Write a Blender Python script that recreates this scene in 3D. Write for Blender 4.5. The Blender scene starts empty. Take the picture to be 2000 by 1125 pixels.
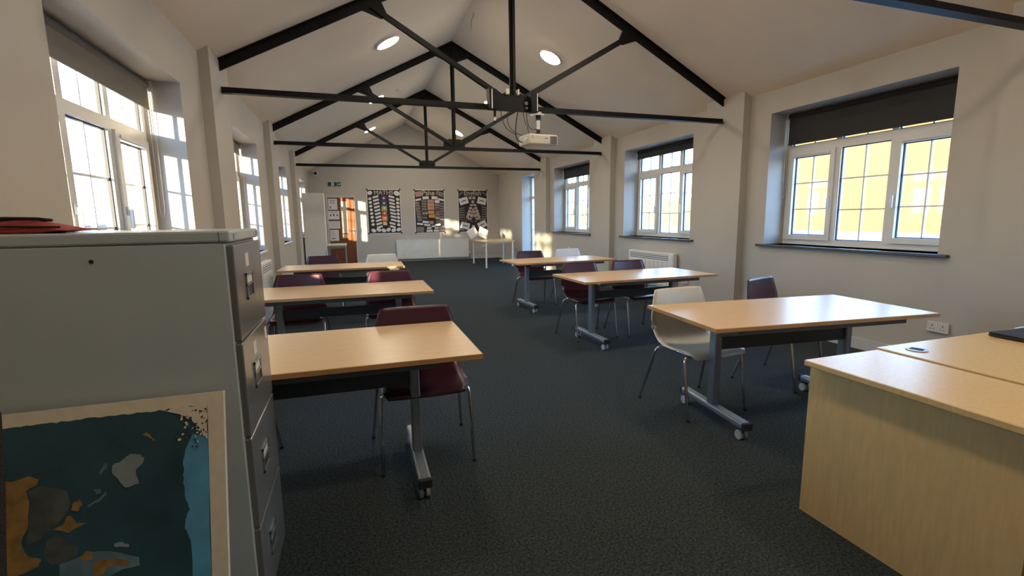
import bpy, bmesh, math, random
from mathutils import Vector, Matrix
random.seed(7)
scene = bpy.context.scene
COL = scene.collection
# ------------------------------------------------------------------ camera
CAM_H, YAW, PITCH, ROLL, FPX = 1.3607, 0.3201, -0.1462, -0.0130, 932.364
fw = Vector((math.sin(YAW)*math.cos(PITCH), math.cos(YAW)*math.cos(PITCH), math.sin(PITCH)))
rt = Vector((math.cos(YAW), -math.sin(YAW), 0)); up = rt.cross(fw)
r2 = rt*math.cos(ROLL) + up*math.sin(ROLL); u2 = -rt*math.sin(ROLL) + up*math.cos(ROLL)
cam = bpy.data.cameras.new('camera'); cam.sensor_width = 36; cam.lens = FPX*36/2000
cam.clip_start = 0.05; cam.clip_end = 500
cam_o = bpy.data.objects.new('camera', cam); COL.objects.link(cam_o)
M3 = Matrix((r2, u2, -fw)).transposed()
cam_o.matrix_world = Matrix.Translation((0, 0, CAM_H)) @ M3.to_4x4()
scene.camera = cam_o
# ------------------------------------------------------------------ sky, sun, exposure
w = bpy.data.worlds.new('sky'); scene.world = w; w.use_nodes = True
nt = w.node_tree; nt.nodes.clear()
tc = nt.nodes.new('ShaderNodeTexCoord'); sx = nt.nodes.new('ShaderNodeSeparateXYZ')
rp = nt.nodes.new('ShaderNodeValToRGB'); bg = nt.nodes.new('ShaderNodeBackground'); wo = nt.nodes.new('ShaderNodeOutputWorld')
rp.color_ramp.elements[0].position = 0.0; rp.color_ramp.elements[0].color = (1.0, 0.98, 0.95, 1)
rp.color_ramp.elements[1].position = 0.7; rp.color_ramp.elements[1].color = (0.12, 0.33, 0.86, 1)
e = rp.color_ramp.elements.new(0.12); e.color = (0.42, 0.70, 1.0, 1)
nt.links.new(tc.outputs['Generated'], sx.inputs[0]); nt.links.new(sx.outputs['Z'], rp.inputs[0])
nt.links.new(rp.outputs[0], bg.inputs[0]); bg.inputs[1].default_value = 9.0
nt.links.new(bg.outputs[0], wo.inputs[0])
SUN = Vector((0.73, 1.0, -0.155)).normalized()
sl = bpy.data.lights.new('sun', 'SUN'); sl.energy = 22.0; sl.color = (1.0, 0.80, 0.52); sl.angle = 0.022
so = bpy.data.objects.new('sun', sl); COL.objects.link(so); so.location = (-20, -20, 12)
so.rotation_euler = SUN.to_track_quat('-Z', 'Y').to_euler()
scene.view_settings.view_transform = 'Standard'; scene.view_settings.look = 'None'
scene.view_settings.gamma = 1.0; scene.view_settings.use_curve_mapping = False
scene.view_settings.exposure = 0.62
LAMP_POWER = 75.0
# ------------------------------------------------------------------ room dimensions
WL, WR, XL, XR, YE, YB = -1.167, 4.815, -1.081, 4.699, 15.869, -2.6
ZE, AX, AZ = 2.806, 1.7955, 4.346
TY = [-1.14, 2.10, 5.302, 8.54, 11.725]
def ceil_z(x):
    return ZE + (AZ-ZE)*((x-WL)/(AX-WL) if x < AX else (WR-x)/(WR-AX))
# ------------------------------------------------------------------ materials
def mat(name, col, rough=0.5, metal=0.0, var=0.0, vscale=20.0, bump=0.0, bscale=200.0, stretch=None, emit=0.0, coat=0.0, col2=None, spec=None):
    m = bpy.data.materials.new(name); m.use_nodes = True
    n = m.node_tree.nodes; l = m.node_tree.links; b = n['Principled BSDF']
    b.inputs['Base Color'].default_value = (*col, 1); b.inputs['Roughness'].default_value = rough; b.inputs['Metallic'].default_value = metal
    if coat: b.inputs['Coat Weight'].default_value = coat; b.inputs['Coat Roughness'].default_value = 0.3
    if spec is not None: b.inputs['Specular IOR Level'].default_value = spec
    if emit: b.inputs['Emission Color'].default_value = (*col, 1); b.inputs['Emission Strength'].default_value = emit
    co = None
    if var or bump:
        t = n.new('ShaderNodeTexCoord'); mp = n.new('ShaderNodeMapping'); l.new(t.outputs['Object'], mp.inputs[0])
        if stretch: mp.inputs['Scale'].default_value = stretch
        co = mp.outputs[0]
    if var:
        no = n.new('ShaderNodeTexNoise'); no.inputs['Scale'].default_value = vscale; no.inputs['Detail'].default_value = 6
        l.new(co, no.inputs['Vector'])
        r = n.new('ShaderNodeValToRGB'); r.color_ramp.elements[0].position = 0.3; r.color_ramp.elements[1].position = 0.7
        c2 = col2 or tuple(c*(1-var) for c in col)
        r.color_ramp.elements[0].color = (*c2, 1); r.color_ramp.elements[1].color = (*(min(1, c*(1+var*0.4)) for c in col), 1)
        l.new(no.outputs['Fac'], r.inputs[0]); l.new(r.outputs[0], b.inputs['Base Color'])
    if bump:
        nb = n.new('ShaderNodeTexNoise'); nb.inputs['Scale'].default_value = bscale; nb.inputs['Detail'].default_value = 3
        l.new(co, nb.inputs['Vector']); bp = n.new('ShaderNodeBump'); bp.inputs['Strength'].default_value = bump; bp.inputs['Distance'].default_value = 0.01
        l.new(nb.outputs['Fac'], bp.inputs['Height']); l.new(bp.outputs[0], b.inputs['Normal'])
    return m
def glass_mat():
    m = bpy.data.materials.new('window_glass'); m.use_nodes = True
    n = m.node_tree.nodes; l = m.node_tree.links; n.clear()
    o = n.new('ShaderNodeOutputMaterial'); mx = n.new('ShaderNodeMixShader'); tr = n.new('ShaderNodeBsdfTransparent'); gl = n.new('ShaderNodeBsdfGlossy')
    tr.inputs[0].default_value = (0.95, 0.97, 0.97, 1); gl.inputs['Roughness'].default_value = 0.03
    lw = n.new('ShaderNodeLayerWeight'); lw.inputs['Blend'].default_value = .5
    pw = n.new('ShaderNodeMath'); pw.operation = 'POWER'; pw.inputs[1].default_value = 5.0; l.new(lw.outputs['Facing'], pw.inputs[0])
    ma = n.new('ShaderNodeMath'); ma.operation = 'MULTIPLY_ADD'; ma.inputs[1].default_value = .6; ma.inputs[2].default_value = .03; l.new(pw.outputs[0], ma.inputs[0])
    l.new(ma.outputs[0], mx.inputs[0]); l.new(tr.outputs[0], mx.inputs[1]); l.new(gl.outputs[0], mx.inputs[2]); l.new(mx.outputs[0], o.inputs[0])
    return m
MT = dict(
 wall=mat('wall_paint', (.50, .465, .41), .55, var=.05, vscale=1.5, bump=.06, bscale=90),
 ceil=mat('ceiling_paint', (.87, .755, .59), .7, var=.04, vscale=1.2, bump=.05, bscale=60),
 carpet=mat('carpet', (.045, .056, .058), .95, var=.75, vscale=90, bump=.25, bscale=420, spec=.1),
 skirt=mat('skirting_paint', (.55, .55, .52), .4, var=.03),
 black=mat('black_steel_paint', (.006, .0055, .0055), .5, var=.3, vscale=30, bump=.05, bscale=60, spec=.25),
 upvc=mat('white_upvc', (.78, .77, .74), .3, var=.02, vscale=4),
 gasket=mat('black_gasket', (.02, .02, .022), .6, var=.1),
 glass=glass_mat(),
 slate=mat('dark_slate', (.07, .075, .08), .25, var=.2, vscale=25),
 blind=mat('charcoal_blind', (.035, .036, .036), .8, var=.1, vscale=60, bump=.1, bscale=500),
 blindl=mat('taupe_blind', (.20, .18, .155), .8, var=.06, vscale=60, bump=.1, bscale=500),
 beech=mat('beech_laminate', (.72, .455, .215), .32, var=.10, vscale=9, stretch=(1, 9, 9), coat=.3),
 beech_edge=mat('beech_edging', (.50, .26, .10), .4, var=.12, vscale=12),
 maple=mat('maple_laminate', (.68, .455, .195), .32, var=.10, vscale=7, stretch=(9, 9, 1), coat=.1),
 silver=mat('silver_paint', (.29, .32, .34), .35, .6, var=.05),
 chrome=mat('chrome', (.62, .62, .62), .12, 1.0, var=.03),
 darkmetal=mat('dark_grey_steel', (.045, .048, .052), .4, .2, var=.1),
 plum=mat('plum_plastic', (.058, .012, .023), .32, var=.12, vscale=6, bump=.02, bscale=600),
 cream=mat('cream_plastic', (.72, .66, .53), .35, var=.04, vscale=6),
 white=mat('white_plastic', (.78, .78, .75), .35, var=.03, vscale=6),
 railmetal=mat('steel_rail_paint', (.13, .14, .15), .4, .4, var=.1),
 rubber=mat('black_rubber', (.015, .015, .016), .7, var=.1),
 caster=mat('grey_caster', (.40, .43, .44), .4, var=.1),
 cabinet=mat('grey_cabinet_enamel', (.47, .53, .54), .38, var=.04, vscale=3, bump=.02, bscale=300),
 drawer=mat('grey_drawer_enamel', (.22, .22, .21), .27, .35, var=.05, vscale=3),
 label=mat('paper_label', (.75, .72, .68), .7, var=.05),
 red=mat('red_fabric', (.34, .035, .030), .75, var=.3, vscale=30, bump=.2, bscale=300),
 blackfab=mat('black_fabric', (.012, .011, .011), .9, var=.4, vscale=120, bump=.5, bscale=350),
 canvas=mat('cream_canvas', (.72, .62, .47), .8, var=.08, vscale=30, bump=.1, bscale=400),
 teal=mat('teal_paint', (.020, .070, .092), .55, var=.45, vscale=7, bump=.1, bscale=80),
 bluep=mat('sky_blue_paint', (.10, .34, .52), .55, var=.25, vscale=12),
 ochre=mat('ochre_paint', (.30, .17, .045), .6, var=.45, vscale=25),
 greyp=mat('pale_grey_paint', (.25, .29, .29), .6, var=.15, vscale=25),
 brownp=mat('brown_grey_paint', (.075, .085, .078), .6, var=.5, vscale=20),
 lbluep=mat('muted_blue_paint', (.12, .22, .27), .6, var=.4, vscale=20),
 doorwood=mat('door_wood', (.20, .066, .024), .4, var=.3, vscale=6, stretch=(8, 8, .7), coat=.1),
 litpane=mat('lit_corridor_pane', (.62, .58, .48), .2, var=.1, vscale=8),  # opaque cream colour stands in for corridor light behind the door pane
 paper=mat('paper', (.74, .72, .70), .8, var=.03, vscale=10),
 pinkpaper=mat('pinkish_paper', (.78, .68, .62), .8, var=.04, vscale=10),
 ink=mat('print_ink', (.05, .05, .06), .7, var=.1),
 radiator=mat('white_radiator_enamel', (.80, .79, .75), .35, var=.02),
 grille=mat('grey_grille', (.25, .25, .24), .5, var=.2, vscale=80),
 posterbg=mat('dark_poster_paper', (.018, .016, .017), .55, var=.3, vscale=10),
 card=mat('white_card', (.74, .72, .70), .7, var=.05, vscale=20),
 cardgrey=mat('greyish_photo_print', (.27, .23, .205), .6, var=.6, vscale=40),
 cardpink=mat('pink_photo_print', (.50, .30, .28), .6, var=.4, vscale=30),
 cardpale=mat('pale_pink_card', (.56, .45, .43), .7, var=.25, vscale=12),
 cardorange=mat('orange_print', (.72, .32, .06), .6, var=.2, vscale=20),
 cardgreen=mat('green_print', (.36, .46, .12), .6, var=.2, vscale=20),
 cardred=mat('red_print', (.60, .06, .10), .6, var=.2, vscale=20),
 cardblue=mat('navy_print', (.03, .07, .18), .6, var=.2, vscale=20),
 cardpurple=mat('purple_print', (.10, .03, .10), .6, var=.2, vscale=20),
 titlegrey=mat('title_chalk', (.46, .45, .42), .7, var=.3, vscale=50),
 titlegold=mat('title_gold', (.55, .48, .30), .7, var=.3, vscale=50),
 green=mat('exit_green', (.006, .055, .035), .35, var=.1),
 lampglow=mat('lamp_diffuser', (1.0, .86, .67), .5, emit=LAMP_POWER, var=.0),
 lamprim=mat('lamp_rim', (.8, .79, .76), .4, var=.02),
 yellow=mat('yellow_plastic', (.65, .42, .05), .5, var=.1),
 projector=mat('projector_shell', (.66, .60, .49), .4, var=.03),
 buff=mat('buff_render', (.20, .112, .036), .85, var=.08, vscale=.6, bump=.1, bscale=20),
 rooftile=mat('grey_roof_tiles', (.12, .11, .11), .8, var=.3, vscale=6),
 ground=mat('outdoor_paving', (.34, .32, .29), .9, var=.25, vscale=1.5),
 fence=mat('honey_fence', (.24, .15, .06), .8, var=.15, vscale=3, stretch=(5, 5, .5)),
 steelgrey=mat('socket_plastic', (.66, .63, .57), .4, var=.03),
)
def brick_mat():
    m = bpy.data.materials.new('far_brickwork'); m.use_nodes = True
    n = m.node_tree.nodes; l = m.node_tree.links; b = n['Principled BSDF']; b.inputs['Roughness'].default_value = .9
    t = n.new('ShaderNodeTexCoord'); mp = n.new('ShaderNodeMapping'); mp.inputs['Rotation'].default_value = (math.pi/2, 0, math.pi/2)
    br = n.new('ShaderNodeTexBrick'); br.inputs['Scale'].default_value = 4.5
    br.inputs['Color1'].default_value = (.46, .16, .08, 1); br.inputs['Color2'].default_value = (.38, .12, .06, 1); br.inputs['Mortar'].default_value = (.5, .45, .38, 1)
    l.new(t.outputs['Object'], mp.inputs[0]); l.new(mp.outputs[0], br.inputs[0]); l.new(br.outputs[0], b.inputs['Base Color'])
    return m
MT['brick'] = brick_mat()
# ------------------------------------------------------------------ mesh helpers
class MB:
    def __init__(s): s.v = []; s.f = []; s.smooth = []
    def add(s, vs, fs, smooth=False):
        k = len(s.v); s.v += [tuple(q) for q in vs]; s.f += [tuple(i+k for i in f) for f in fs]; s.smooth += [smooth]*len(fs); return s
    def box(s, x0, x1, y0, y1, z0, z1):
        x0, x1 = sorted((x0, x1)); y0, y1 = sorted((y0, y1)); z0, z1 = sorted((z0, z1))
        return s.add([(x, y, z) for z in (z0, z1) for y in (y0, y1) for x in (x0, x1)],
                     [(0, 2, 3, 1), (4, 5, 7, 6), (0, 1, 5, 4), (2, 6, 7, 3), (0, 4, 6, 2), (1, 3, 7, 5)])
    def rbox(s, x0, x1, y0, y1, z0, z1, r=.01, seg=2):   # box with bevelled edges
        bm = bmesh.new(); bmesh.ops.create_cube(bm, size=1)
        for v in bm.verts: v.co = ((x0+x1)/2+v.co.x*(x1-x0), (y0+y1)/2+v.co.y*(y1-y0), (z0+z1)/2+v.co.z*(z1-z0))
        bmesh.ops.bevel(bm, geom=bm.edges[:], offset=r, segments=seg, affect='EDGES', profile=.5)
        bm.verts.index_update(); s.add([v.co[:] for v in bm.verts], [[v.index for v in f.verts] for f in bm.faces]); bm.free(); return s
    def bar(s, a, b, w, d, upv=(0, 0, 1)):               # rectangular bar from a to b, w along the side, d along up
        a = Vector(a); b = Vector(b); t = (b-a).normalized(); side = t.cross(Vector(upv))
        if side.length < 1e-4: side = t.cross(Vector((1, 0, 0)))
        side.normalize(); u = side.cross(t); vs = []
        for p in (a, b):
            for i, j in ((-1, -1), (1, -1), (1, 1), (-1, 1)): vs.append(p+side*(w/2*i)+u*(d/2*j))
        return s.add(vs, [(3, 2, 1, 0), (4, 5, 6, 7), (0, 1, 5, 4), (1, 2, 6, 5), (2, 3, 7, 6), (3, 0, 4, 7)])
    def tube(s, pts, r, n=8, caps=True):
        pts = [Vector(p) for p in pts]; vs = []; fs = []; prev = None
        rr = r if isinstance(r, (list, tuple)) else [r]*len(pts)
        for i, p in enumerate(pts):
            t = ((pts[min(i+1, len(pts)-1)]-p).normalized()+(p-pts[max(i-1, 0)]).normalized()).normalized()
            if prev is None: a = t.orthogonal().normalized()
            else: a = (prev-t*prev.dot(t)).normalized()
            prev = a; b = t.cross(a)
            for k in range(n):
                q = 2*math.pi*k/n; vs.append(p+(a*math.cos(q)+b*math.sin(q))*rr[i])
        for i in range(len(pts)-1):
            for k in range(n): fs.append((i*n+k, i*n+(k+1) % n, (i+1)*n+(k+1) % n, (i+1)*n+k))
        s.add(vs, fs, True)
        if caps: s.add(vs[:n], [tuple(range(n-1, -1, -1))]); s.add(vs[-n:], [tuple(range(n))])
        return s
    def cyl(s, c, axis, r, h, n=20, r2=None):
        c = Vector(c); ax = Vector(axis).normalized(); return s.tube([c-ax*h/2, c+ax*h/2], [r, r if r2 is None else r2], n)
    def prism(s, poly, axis, lo, hi):                    # polygon in the two other axes, extruded along axis
        n = len(poly)
        def P(q, h): return {'x': (h, q[0], q[1]), 'y': (q[0], h, q[1]), 'z': (q[0], q[1], h)}[axis]
        return s.add([P(q, lo) for q in poly]+[P(q, hi) for q in poly],
                     [tuple(range(n))]+[tuple(range(2*n-1, n-1, -1))]+[(i, i+n, (i+1) % n+n, (i+1) % n) for i in range(n)])
    def disc(s, c, rx, rz, t, n=14, rot=0):              # flat ellipse in XZ facing -Y
        po = []
        for k in range(n):
            q = 2*math.pi*k/n; a, b = rx*math.cos(q), rz*math.sin(q); po.append((c[0]+a*math.cos(rot)-b*math.sin(rot), c[2]+a*math.sin(rot)+b*math.cos(rot)))
        return s.prism(po, 'y', c[1], c[1]+t)
    def rect(s, c, w_, h_, t, rot=0):                    # flat turned rectangle in XZ
        po = []
        for a, b in ((-1, -1), (1, -1), (1, 1), (-1, 1)):
            a *= w_/2; b *= h_/2; po.append((c[0]+a*math.cos(rot)-b*math.sin(rot), c[2]+a*math.sin(rot)+b*math.cos(rot)))
        return s.prism(po, 'y', c[1], c[1]+t)
    def mesh(s, name):
        m = bpy.data.meshes.new(name); m.from_pydata(s.v, [], s.f); m.polygons.foreach_set('use_smooth', s.smooth); m.validate()
        bm = bmesh.new(); bm.from_mesh(m); bmesh.ops.recalc_face_normals(bm, faces=bm.faces[:]); bm.to_mesh(m); bm.free(); return m
    def build(s, name, m, parent=None, label=None):
        return link(name, s.mesh(name), m, parent, label)
def link(name, me, m, parent=None, label=None):
    o = bpy.data.objects.new(name, me); COL.objects.link(o)
    if m is not None and not me.materials: me.materials.append(MT[m] if isinstance(m, str) else m)
    if parent is not None: o.parent = parent
    if label: o['label'] = label
    return o
def tag(o, label, cat, group=None):
    o['label'] = label; o['category'] = cat
    if group: o['group'] = group
    return o
def thing(name, label, cat, loc=(0, 0, 0), rz=0.0, group=None):
    o = bpy.data.objects.new(name, None); COL.objects.link(o); o.empty_display_size = .1
    o.location = loc; o.rotation_euler = (0, 0, rz); return tag(o, label, cat, group)
def struct(o): o['kind'] = 'structure'; return o
def empty_struct(name, loc=(0, 0, 0)):
    o = bpy.data.objects.new(name, None); COL.objects.link(o); o.location = loc; o.empty_display_size = .1; return struct(o)
def copy_tree(o, parent=None):
    c = o.copy(); COL.objects.link(c); c.parent = parent
    for ch in list(o.children): copy_tree(ch, c)
    return c
def text_mesh(txt, size, name, bold=0.0):
    cu = bpy.data.curves.new(name, 'FONT'); cu.body = txt; cu.size = size; cu.align_x = 'CENTER'; cu.align_y = 'CENTER'; cu.extrude = .001; cu.offset = bold
    o = bpy.data.objects.new(name, cu); COL.objects.link(o); bpy.context.view_layer.update()
    me = bpy.data.meshes.new_from_object(o.evaluated_get(bpy.context.evaluated_depsgraph_get())); bpy.data.objects.remove(o)
    return me
def text_on(txt, size, c, m, parent, name='lettering', bold=0.0):     # upright lettering in XZ facing -Y
    me = text_mesh(txt, size, name, bold); me.transform(Matrix.Translation(c) @ Matrix.Rotation(math.pi/2, 4, 'X')); return link(name, me, m, parent)
# ------------------------------------------------------------------ room shell
TH = .42
RW = [(-.475, 1.39), (2.765, 4.63), (6.005, 7.87), (9.245, 11.11)]; RZ = (1.0, 2.545)
LW = [(2.64, 4.38), (5.80, 7.45), (9.0, 10.55), (13.1, 14.6)]; LZ = (.955, 2.40)
R4 = (12.48, 13.49, .02, 2.55)
def wall_side(name, xin, xout, holes):
    b = MB(); holes = sorted(holes); y = YB; top = ZE+.02
    for (a, c, z0, z1) in holes:
        b.box(xin, xout, y, a, 0, top)
        if z0 > .05: b.box(xin, xout, a, c, 0, z0)
        b.box(xin, xout, a, c, z1, top); y = c
    b.box(xin, xout, y, YE, 0, top)
    return struct(b.build(name, 'wall'))
wall_l = wall_side('wall_left', WL, WL-TH, [(a, c, *LZ) for a, c in LW])
wall_r = wall_side('wall_right', WR, WR+TH, [(a, c, *RZ) for a, c in RW]+[R4])
def gable(name, y0, y1):
    return struct(MB().prism([(WL-TH, 0), (WR+TH, 0), (WR+TH, ZE-.02), (AX, AZ+.1), (WL-TH, ZE-.02)], 'y', y0, y1).build(name, 'wall'))
wall_e = gable('wall_back', YE, YE+.3); wall_f = gable('wall_front', YB-.3, YB)
struct(MB().box(WL-TH, WR+TH, YB-.3, YE+.3, -.12, 0).build('floor', 'carpet'))
kl = (AZ-ZE)/(AX-WL); kr = (AZ-ZE)/(WR-AX); T = .22
struct(MB().prism([(WL-TH-.25, ZE-kl*(TH+.25)), (AX, AZ), (WR+TH+.25, ZE-kr*(TH+.25)), (WR+TH+.25, ZE-kr*(TH+.25)+T), (AX, AZ+T), (WL-TH-.25, ZE-kl*(TH+.25)+T)], 'y', YB-.3, YE+.3).build('ceiling', 'ceil'))
for ty in TY:      # brick piers under each truss
    MB().prism([(WL-.01, 0), (XL, 0), (XL, ceil_z(XL)+.03), (WL-.01, ZE+.03)], 'y', ty-.357, ty+.30).build('pilaster', 'wall', wall_l)
    MB().prism([(XR, 0), (WR+.01, 0), (WR+.01, ZE+.03), (XR, ceil_z(XR)+.03)], 'y', ty-.357, ty+.30).build('pilaster', 'wall', wall_r)
# skirting boards
def skirting(name, side):
    b = MB(); y = YB
    for ty in TY+[None]:
        ye = ty-.357 if ty is not None else YE
        spans = [(y, ye)]
        if side > 0: spans = [q for s0, s1 in spans for q in ([(s0, R4[0]), (R4[1], s1)] if s0 < R4[0] < s1 else [(s0, s1)])]
        for a, c in spans:
            if side < 0: b.box(WL, WL+.018, a, c, 0, .11)
            else: b.box(WR-.018, WR, a, c, 0, .11)
        if ty is not None:
            p0, p1 = ((XL, XL+.018) if side < 0 else (XR-.018, XR)); b.box(p0, p1, ty-.375, ty+.318, 0, .11)
            wx = WL if side < 0 else WR; b.box(wx, p1 if side < 0 else p0, ty-.375, ty-.357, 0, .11); b.box(wx, p1 if side < 0 else p0, ty+.30, ty+.318, 0, .11)
            y = ty+.30
    return struct(b.build(name, 'skirt'))
skirting('baseboard_left', -1); skirting('baseboard_right', 1)
struct(MB().box(WL+.018, -.74, YE-.018, YE, 0, .11).box(.17, WR-.018, YE-.018, YE, 0, .11).build('baseboard_back', 'skirt'))
# ------------------------------------------------------------------ windows
def make_window(idx, side, y0, y1, z0, z1, depth, ztr, detail=True):
    """side +1 right wall, -1 left wall. y0 near edge, y1 far edge. ztr = (bottom, top) of the transom."""
    wx = WR if side > 0 else WL
    X = lambda d: wx+side*d           # d = distance outward from the wall face
    root = empty_struct('window_%d' % idx, (wx, (y0+y1)/2, z0)); inv = Matrix.Translation((-wx, -(y0+y1)/2, -z0))
    def part(b, name, m, par=root, label=None):
        me = b.mesh(name); me.transform(inv); return link(name, me, m, par, label)
    d0, d1 = depth, depth+.07; F = .055
    W = y1-y0; m1, m2 = y0+W*.346, y1-W*.346; mw = .032
    fr = MB().box(X(d0), X(d1), y0, y0+F, z0, z1).box(X(d0), X(d1), y1-F, y1, z0, z1).box(X(d0), X(d1), y0+F, y1-F, z0, z0+F+.01).box(X(d0), X(d1), y0+F, y1-F, z1-F, z1)
    part(fr, 'frame', 'upvc')
    part(MB().box(X(d0), X(d1), y0+F, y1-F, ztr[0], ztr[1]), 'transom', 'upvc')
    for m in (m1, m2): part(MB().box(X(d0), X(d1), m-mw, m+mw, z0+F+.01, ztr[0]).box(X(d0), X(d1), m-mw, m+mw, ztr[1], z1-F), 'mullion', 'upvc')
    lights = []
    zb, zt = z0+F+.01, ztr[0]
    cols = [(y0+F, m1-mw), (m1+mw, m2-mw), (m2+mw, y1-F)]
    for i, (a, c) in enumerate(cols):
        if i != 1:   # opening casement sash
            S = .048
            sash = part(MB().box(X(d0-.02), X(d1-.01), a-.008, a+S, zb-.008, zt+.008).box(X(d0-.02), X(d1-.01), c-S, c+.008, zb-.008, zt+.008)
                        .box(X(d0-.02), X(d1-.01), a+S, c-S, zb-.008, zb+S).box(X(d0-.02), X(d1-.01), a+S, c-S, zt-S, zt+.008), 'casement_sash', 'upvc')
            hy = a+S*.45 if i == 2 else c-S*.45; hz = zb+(zt-zb)*.45
            if side < 0: hy = a+S*.45 if i == 2 else c-S*.45
            part(MB().rbox(*sorted((X(d0-.03), X(d0-.02))), hy-.012, hy+.012, hz-.03, hz+.03, .004, 1).rbox(*sorted((X(d0-.055), X(d0-.03))), hy-.009, hy+.009, hz-.115, hz+.012, .006, 1), 'handle', 'upvc', sash)
            part(MB().box(X(d0-.03), X(d0-.02), a+S, c-S, zt-S+.012, zt-S+.03), 'trickle_vent', 'upvc', sash)
            lights.append((a+S, c-S, zb+S, zt-S, 2, 3))
        else: lights.append((a, c, zb, zt, 2, 3))
        lights.append((a, c, ztr[1], z1-F, 2, 1))
    g0, g1 = d0+.028, d0+.042
    for (a, c, b0, b1, nc, nr) in lights:
        gk = MB().box(X(g0-.012), X(g0+.006), a, a+.008, b0, b1).box(X(g0-.012), X(g0+.006), c-.008, c, b0, b1).box(X(g0-.012), X(g0+.006), a, c, b0, b0+.008).box(X(g0-.012), X(g0+.006), a, c, b1-.008, b1)
        part(gk, 'gasket', 'gasket')
        bw = .007
        ys = [a+(c-a)*k/nc for k in range(nc+1)]; zs = [b0+(b1-b0)*k/nr for k in range(nr+1)]
        bars = MB()
        for k in range(1, nc): bars.box(X(g0-.006), X(g1+.006), ys[k]-bw, ys[k]+bw, b0, b1)
        for k in range(1, nr): bars.box(X(g0-.005), X(g1+.005), a, c, zs[k]-bw, zs[k]+bw)
        part(bars, 'glazing_bar', 'upvc')
        for i in range(nc):
            for j in range(nr):
                part(MB().box(X(g0+.004), X(g0+.010), ys[i]+(bw if i else 0), ys[i+1]-(bw if i < nc-1 else 0), zs[j]+(bw if j else 0), zs[j+1]-(bw if j < nr-1 else 0)), 'pane', 'glass')
    part(MB().rbox(*sorted((X(-.045), X(d0))), y0-.09, y1+.09, z0-.028, z0, .006, 2) if side > 0 else
         MB().rbox(*sorted((X(-.03), X(d0))), y0-.06, y1+.06, z0-.028, z0, .006, 2), 'window_sill', 'slate' if side > 0 else 'upvc')
    return root
wi = 1
for k, (a, c) in enumerate(RW): make_window(wi, 1, a, c, RZ[0], RZ[1], .30, (2.075, 2.165)); wi += 1
for k, (a, c) in enumerate(LW): make_window(wi, -1, a, c, LZ[0], LZ[1], .25, (1.945, 2.02)); wi += 1
# tall glazed door set in the right wall near the far corner
def tall_window():
    a, c, z0, z1 = R4; root = empty_struct('window_%d' % wi, (WR, (a+c)/2, 0)); inv = Matrix.Translation((-WR, -(a+c)/2, 0))
    def part(b, name, m, par=root):
        me = b.mesh(name); me.transform(inv); return link(name, me, m, par)
    X0, X1 = WR+.30, WR+.37
    part(MB().box(X0, X1, a, a+.06, z0, z1).box(X0, X1, c-.06, c, z0, z1).box(X0, X1, a+.06, c-.06, z0, z0+.08).box(X0, X1, a+.06, c-.06, z1-.06, z1), 'frame', 'upvc')
    part(MB().box(X0, X1, a+.06, c-.06, 1.90, 1.98), 'transom', 'upvc')
    my = (a+c)/2; part(MB().box(X0-.01, X1, my-.05, my+.05, z0+.08, z1-.06), 'mullion', 'upvc')
    part(MB().rbox(X0-.04, X0-.01, my-.012, my+.012, 1.0, 1.13, .006, 1), 'handle', 'upvc')
    for (p, q) in ((a+.06, my-.05), (my+.05, c-.06)):
        zs = [z0+.08, .55, 1.0, 1.45, 1.90, 1.98, z1-.06]
        for j in range(6):
            if j == 4: continue
            b0, b1 = zs[j]+.009, zs[j+1]-.009
            part(MB().box(X0+.03, X0+.036, p, q, b0, b1), 'pane', 'glass')
            if j < 3: part(MB().box(X0+.024, X0+.042, p, q, zs[j+1]-.009, zs[j+1]+.009), 'glazing_bar', 'upvc')
tall_window()
# roller blinds
def blind(side, y0, y1, ztop, zbot, depth, m, label):
    wx = WR if side > 0 else WL; X = lambda d: wx+side*d
    t = thing('roller_blind', label, 'blind', (X(depth), (y0+y1)/2, ztop), group='roller blinds in the window recesses')
    inv = Matrix.Translation((-X(depth), -(y0+y1)/2, -ztop))
    def part(b, name, mm):
        me = b.mesh(name); me.transform(inv); return link(name, me, mm, t)
    part(MB().box(X(depth), X(depth+.004), y0+.03, y1-.03, zbot, ztop-.03), 'fabric', m)
    part(MB().cyl((X(depth+.012), (y0+y1)/2, ztop-.035), (0, 1, 0), .026, y1-y0-.05, 14), 'roller_tube', m)
    part(MB().box(X(depth-.004), X(depth+.008), y0+.03, y1-.03, zbot-.016, zbot), 'bottom_bar', m)
    for yy in (y0+.012, y1-.022): part(MB().box(X(depth-.03), X(depth+.04), yy, yy+.01, ztop-.07, ztop), 'bracket', 'upvc')
    cy = y1-.018
    part(MB().tube([(X(depth-.02), cy, ztop-.05), (X(depth-.02), cy, ztop-.95), (X(depth-.005), cy, ztop-1.0), (X(depth+.01), cy, ztop-.95), (X(depth+.01), cy, ztop-.05)], .0025, 5), 'pull_chain', 'white')
blind(1, *RW[0], 2.545, 2.19, .255, 'blind', 'dark roller blind in the nearest right hand window beside the desk')
blind(1, *RW[1], 2.545, 2.195, .255, 'blind', 'wide charcoal roller blind half lowered over the big amber lit window')
blind(1, *RW[2], 2.545, 2.40, .255, 'blind', 'charcoal roller blind rolled nearly up above the electric panel heater')
blind(1, *RW[3], 2.545, 2.30, .255, 'blind', 'charcoal roller blind over the furthest right hand window with a sill')
blind(-1, *LW[0], 2.395, 2.20, .205, 'blindl', 'taupe roller blind in the large window above the filing cabinet')
blind(-1, *LW[1], 2.395, 2.25, .205, 'blindl', 'taupe roller blind in the second left window from the camera')
blind(-1, *LW[2], 2.395, 2.25, .205, 'blindl', 'taupe roller blind in the third left window from the camera')
blind(-1, *LW[3], 2.395, 2.29, .205, 'blindl', 'taupe roller blind in the left window above the white cupboard')
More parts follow.
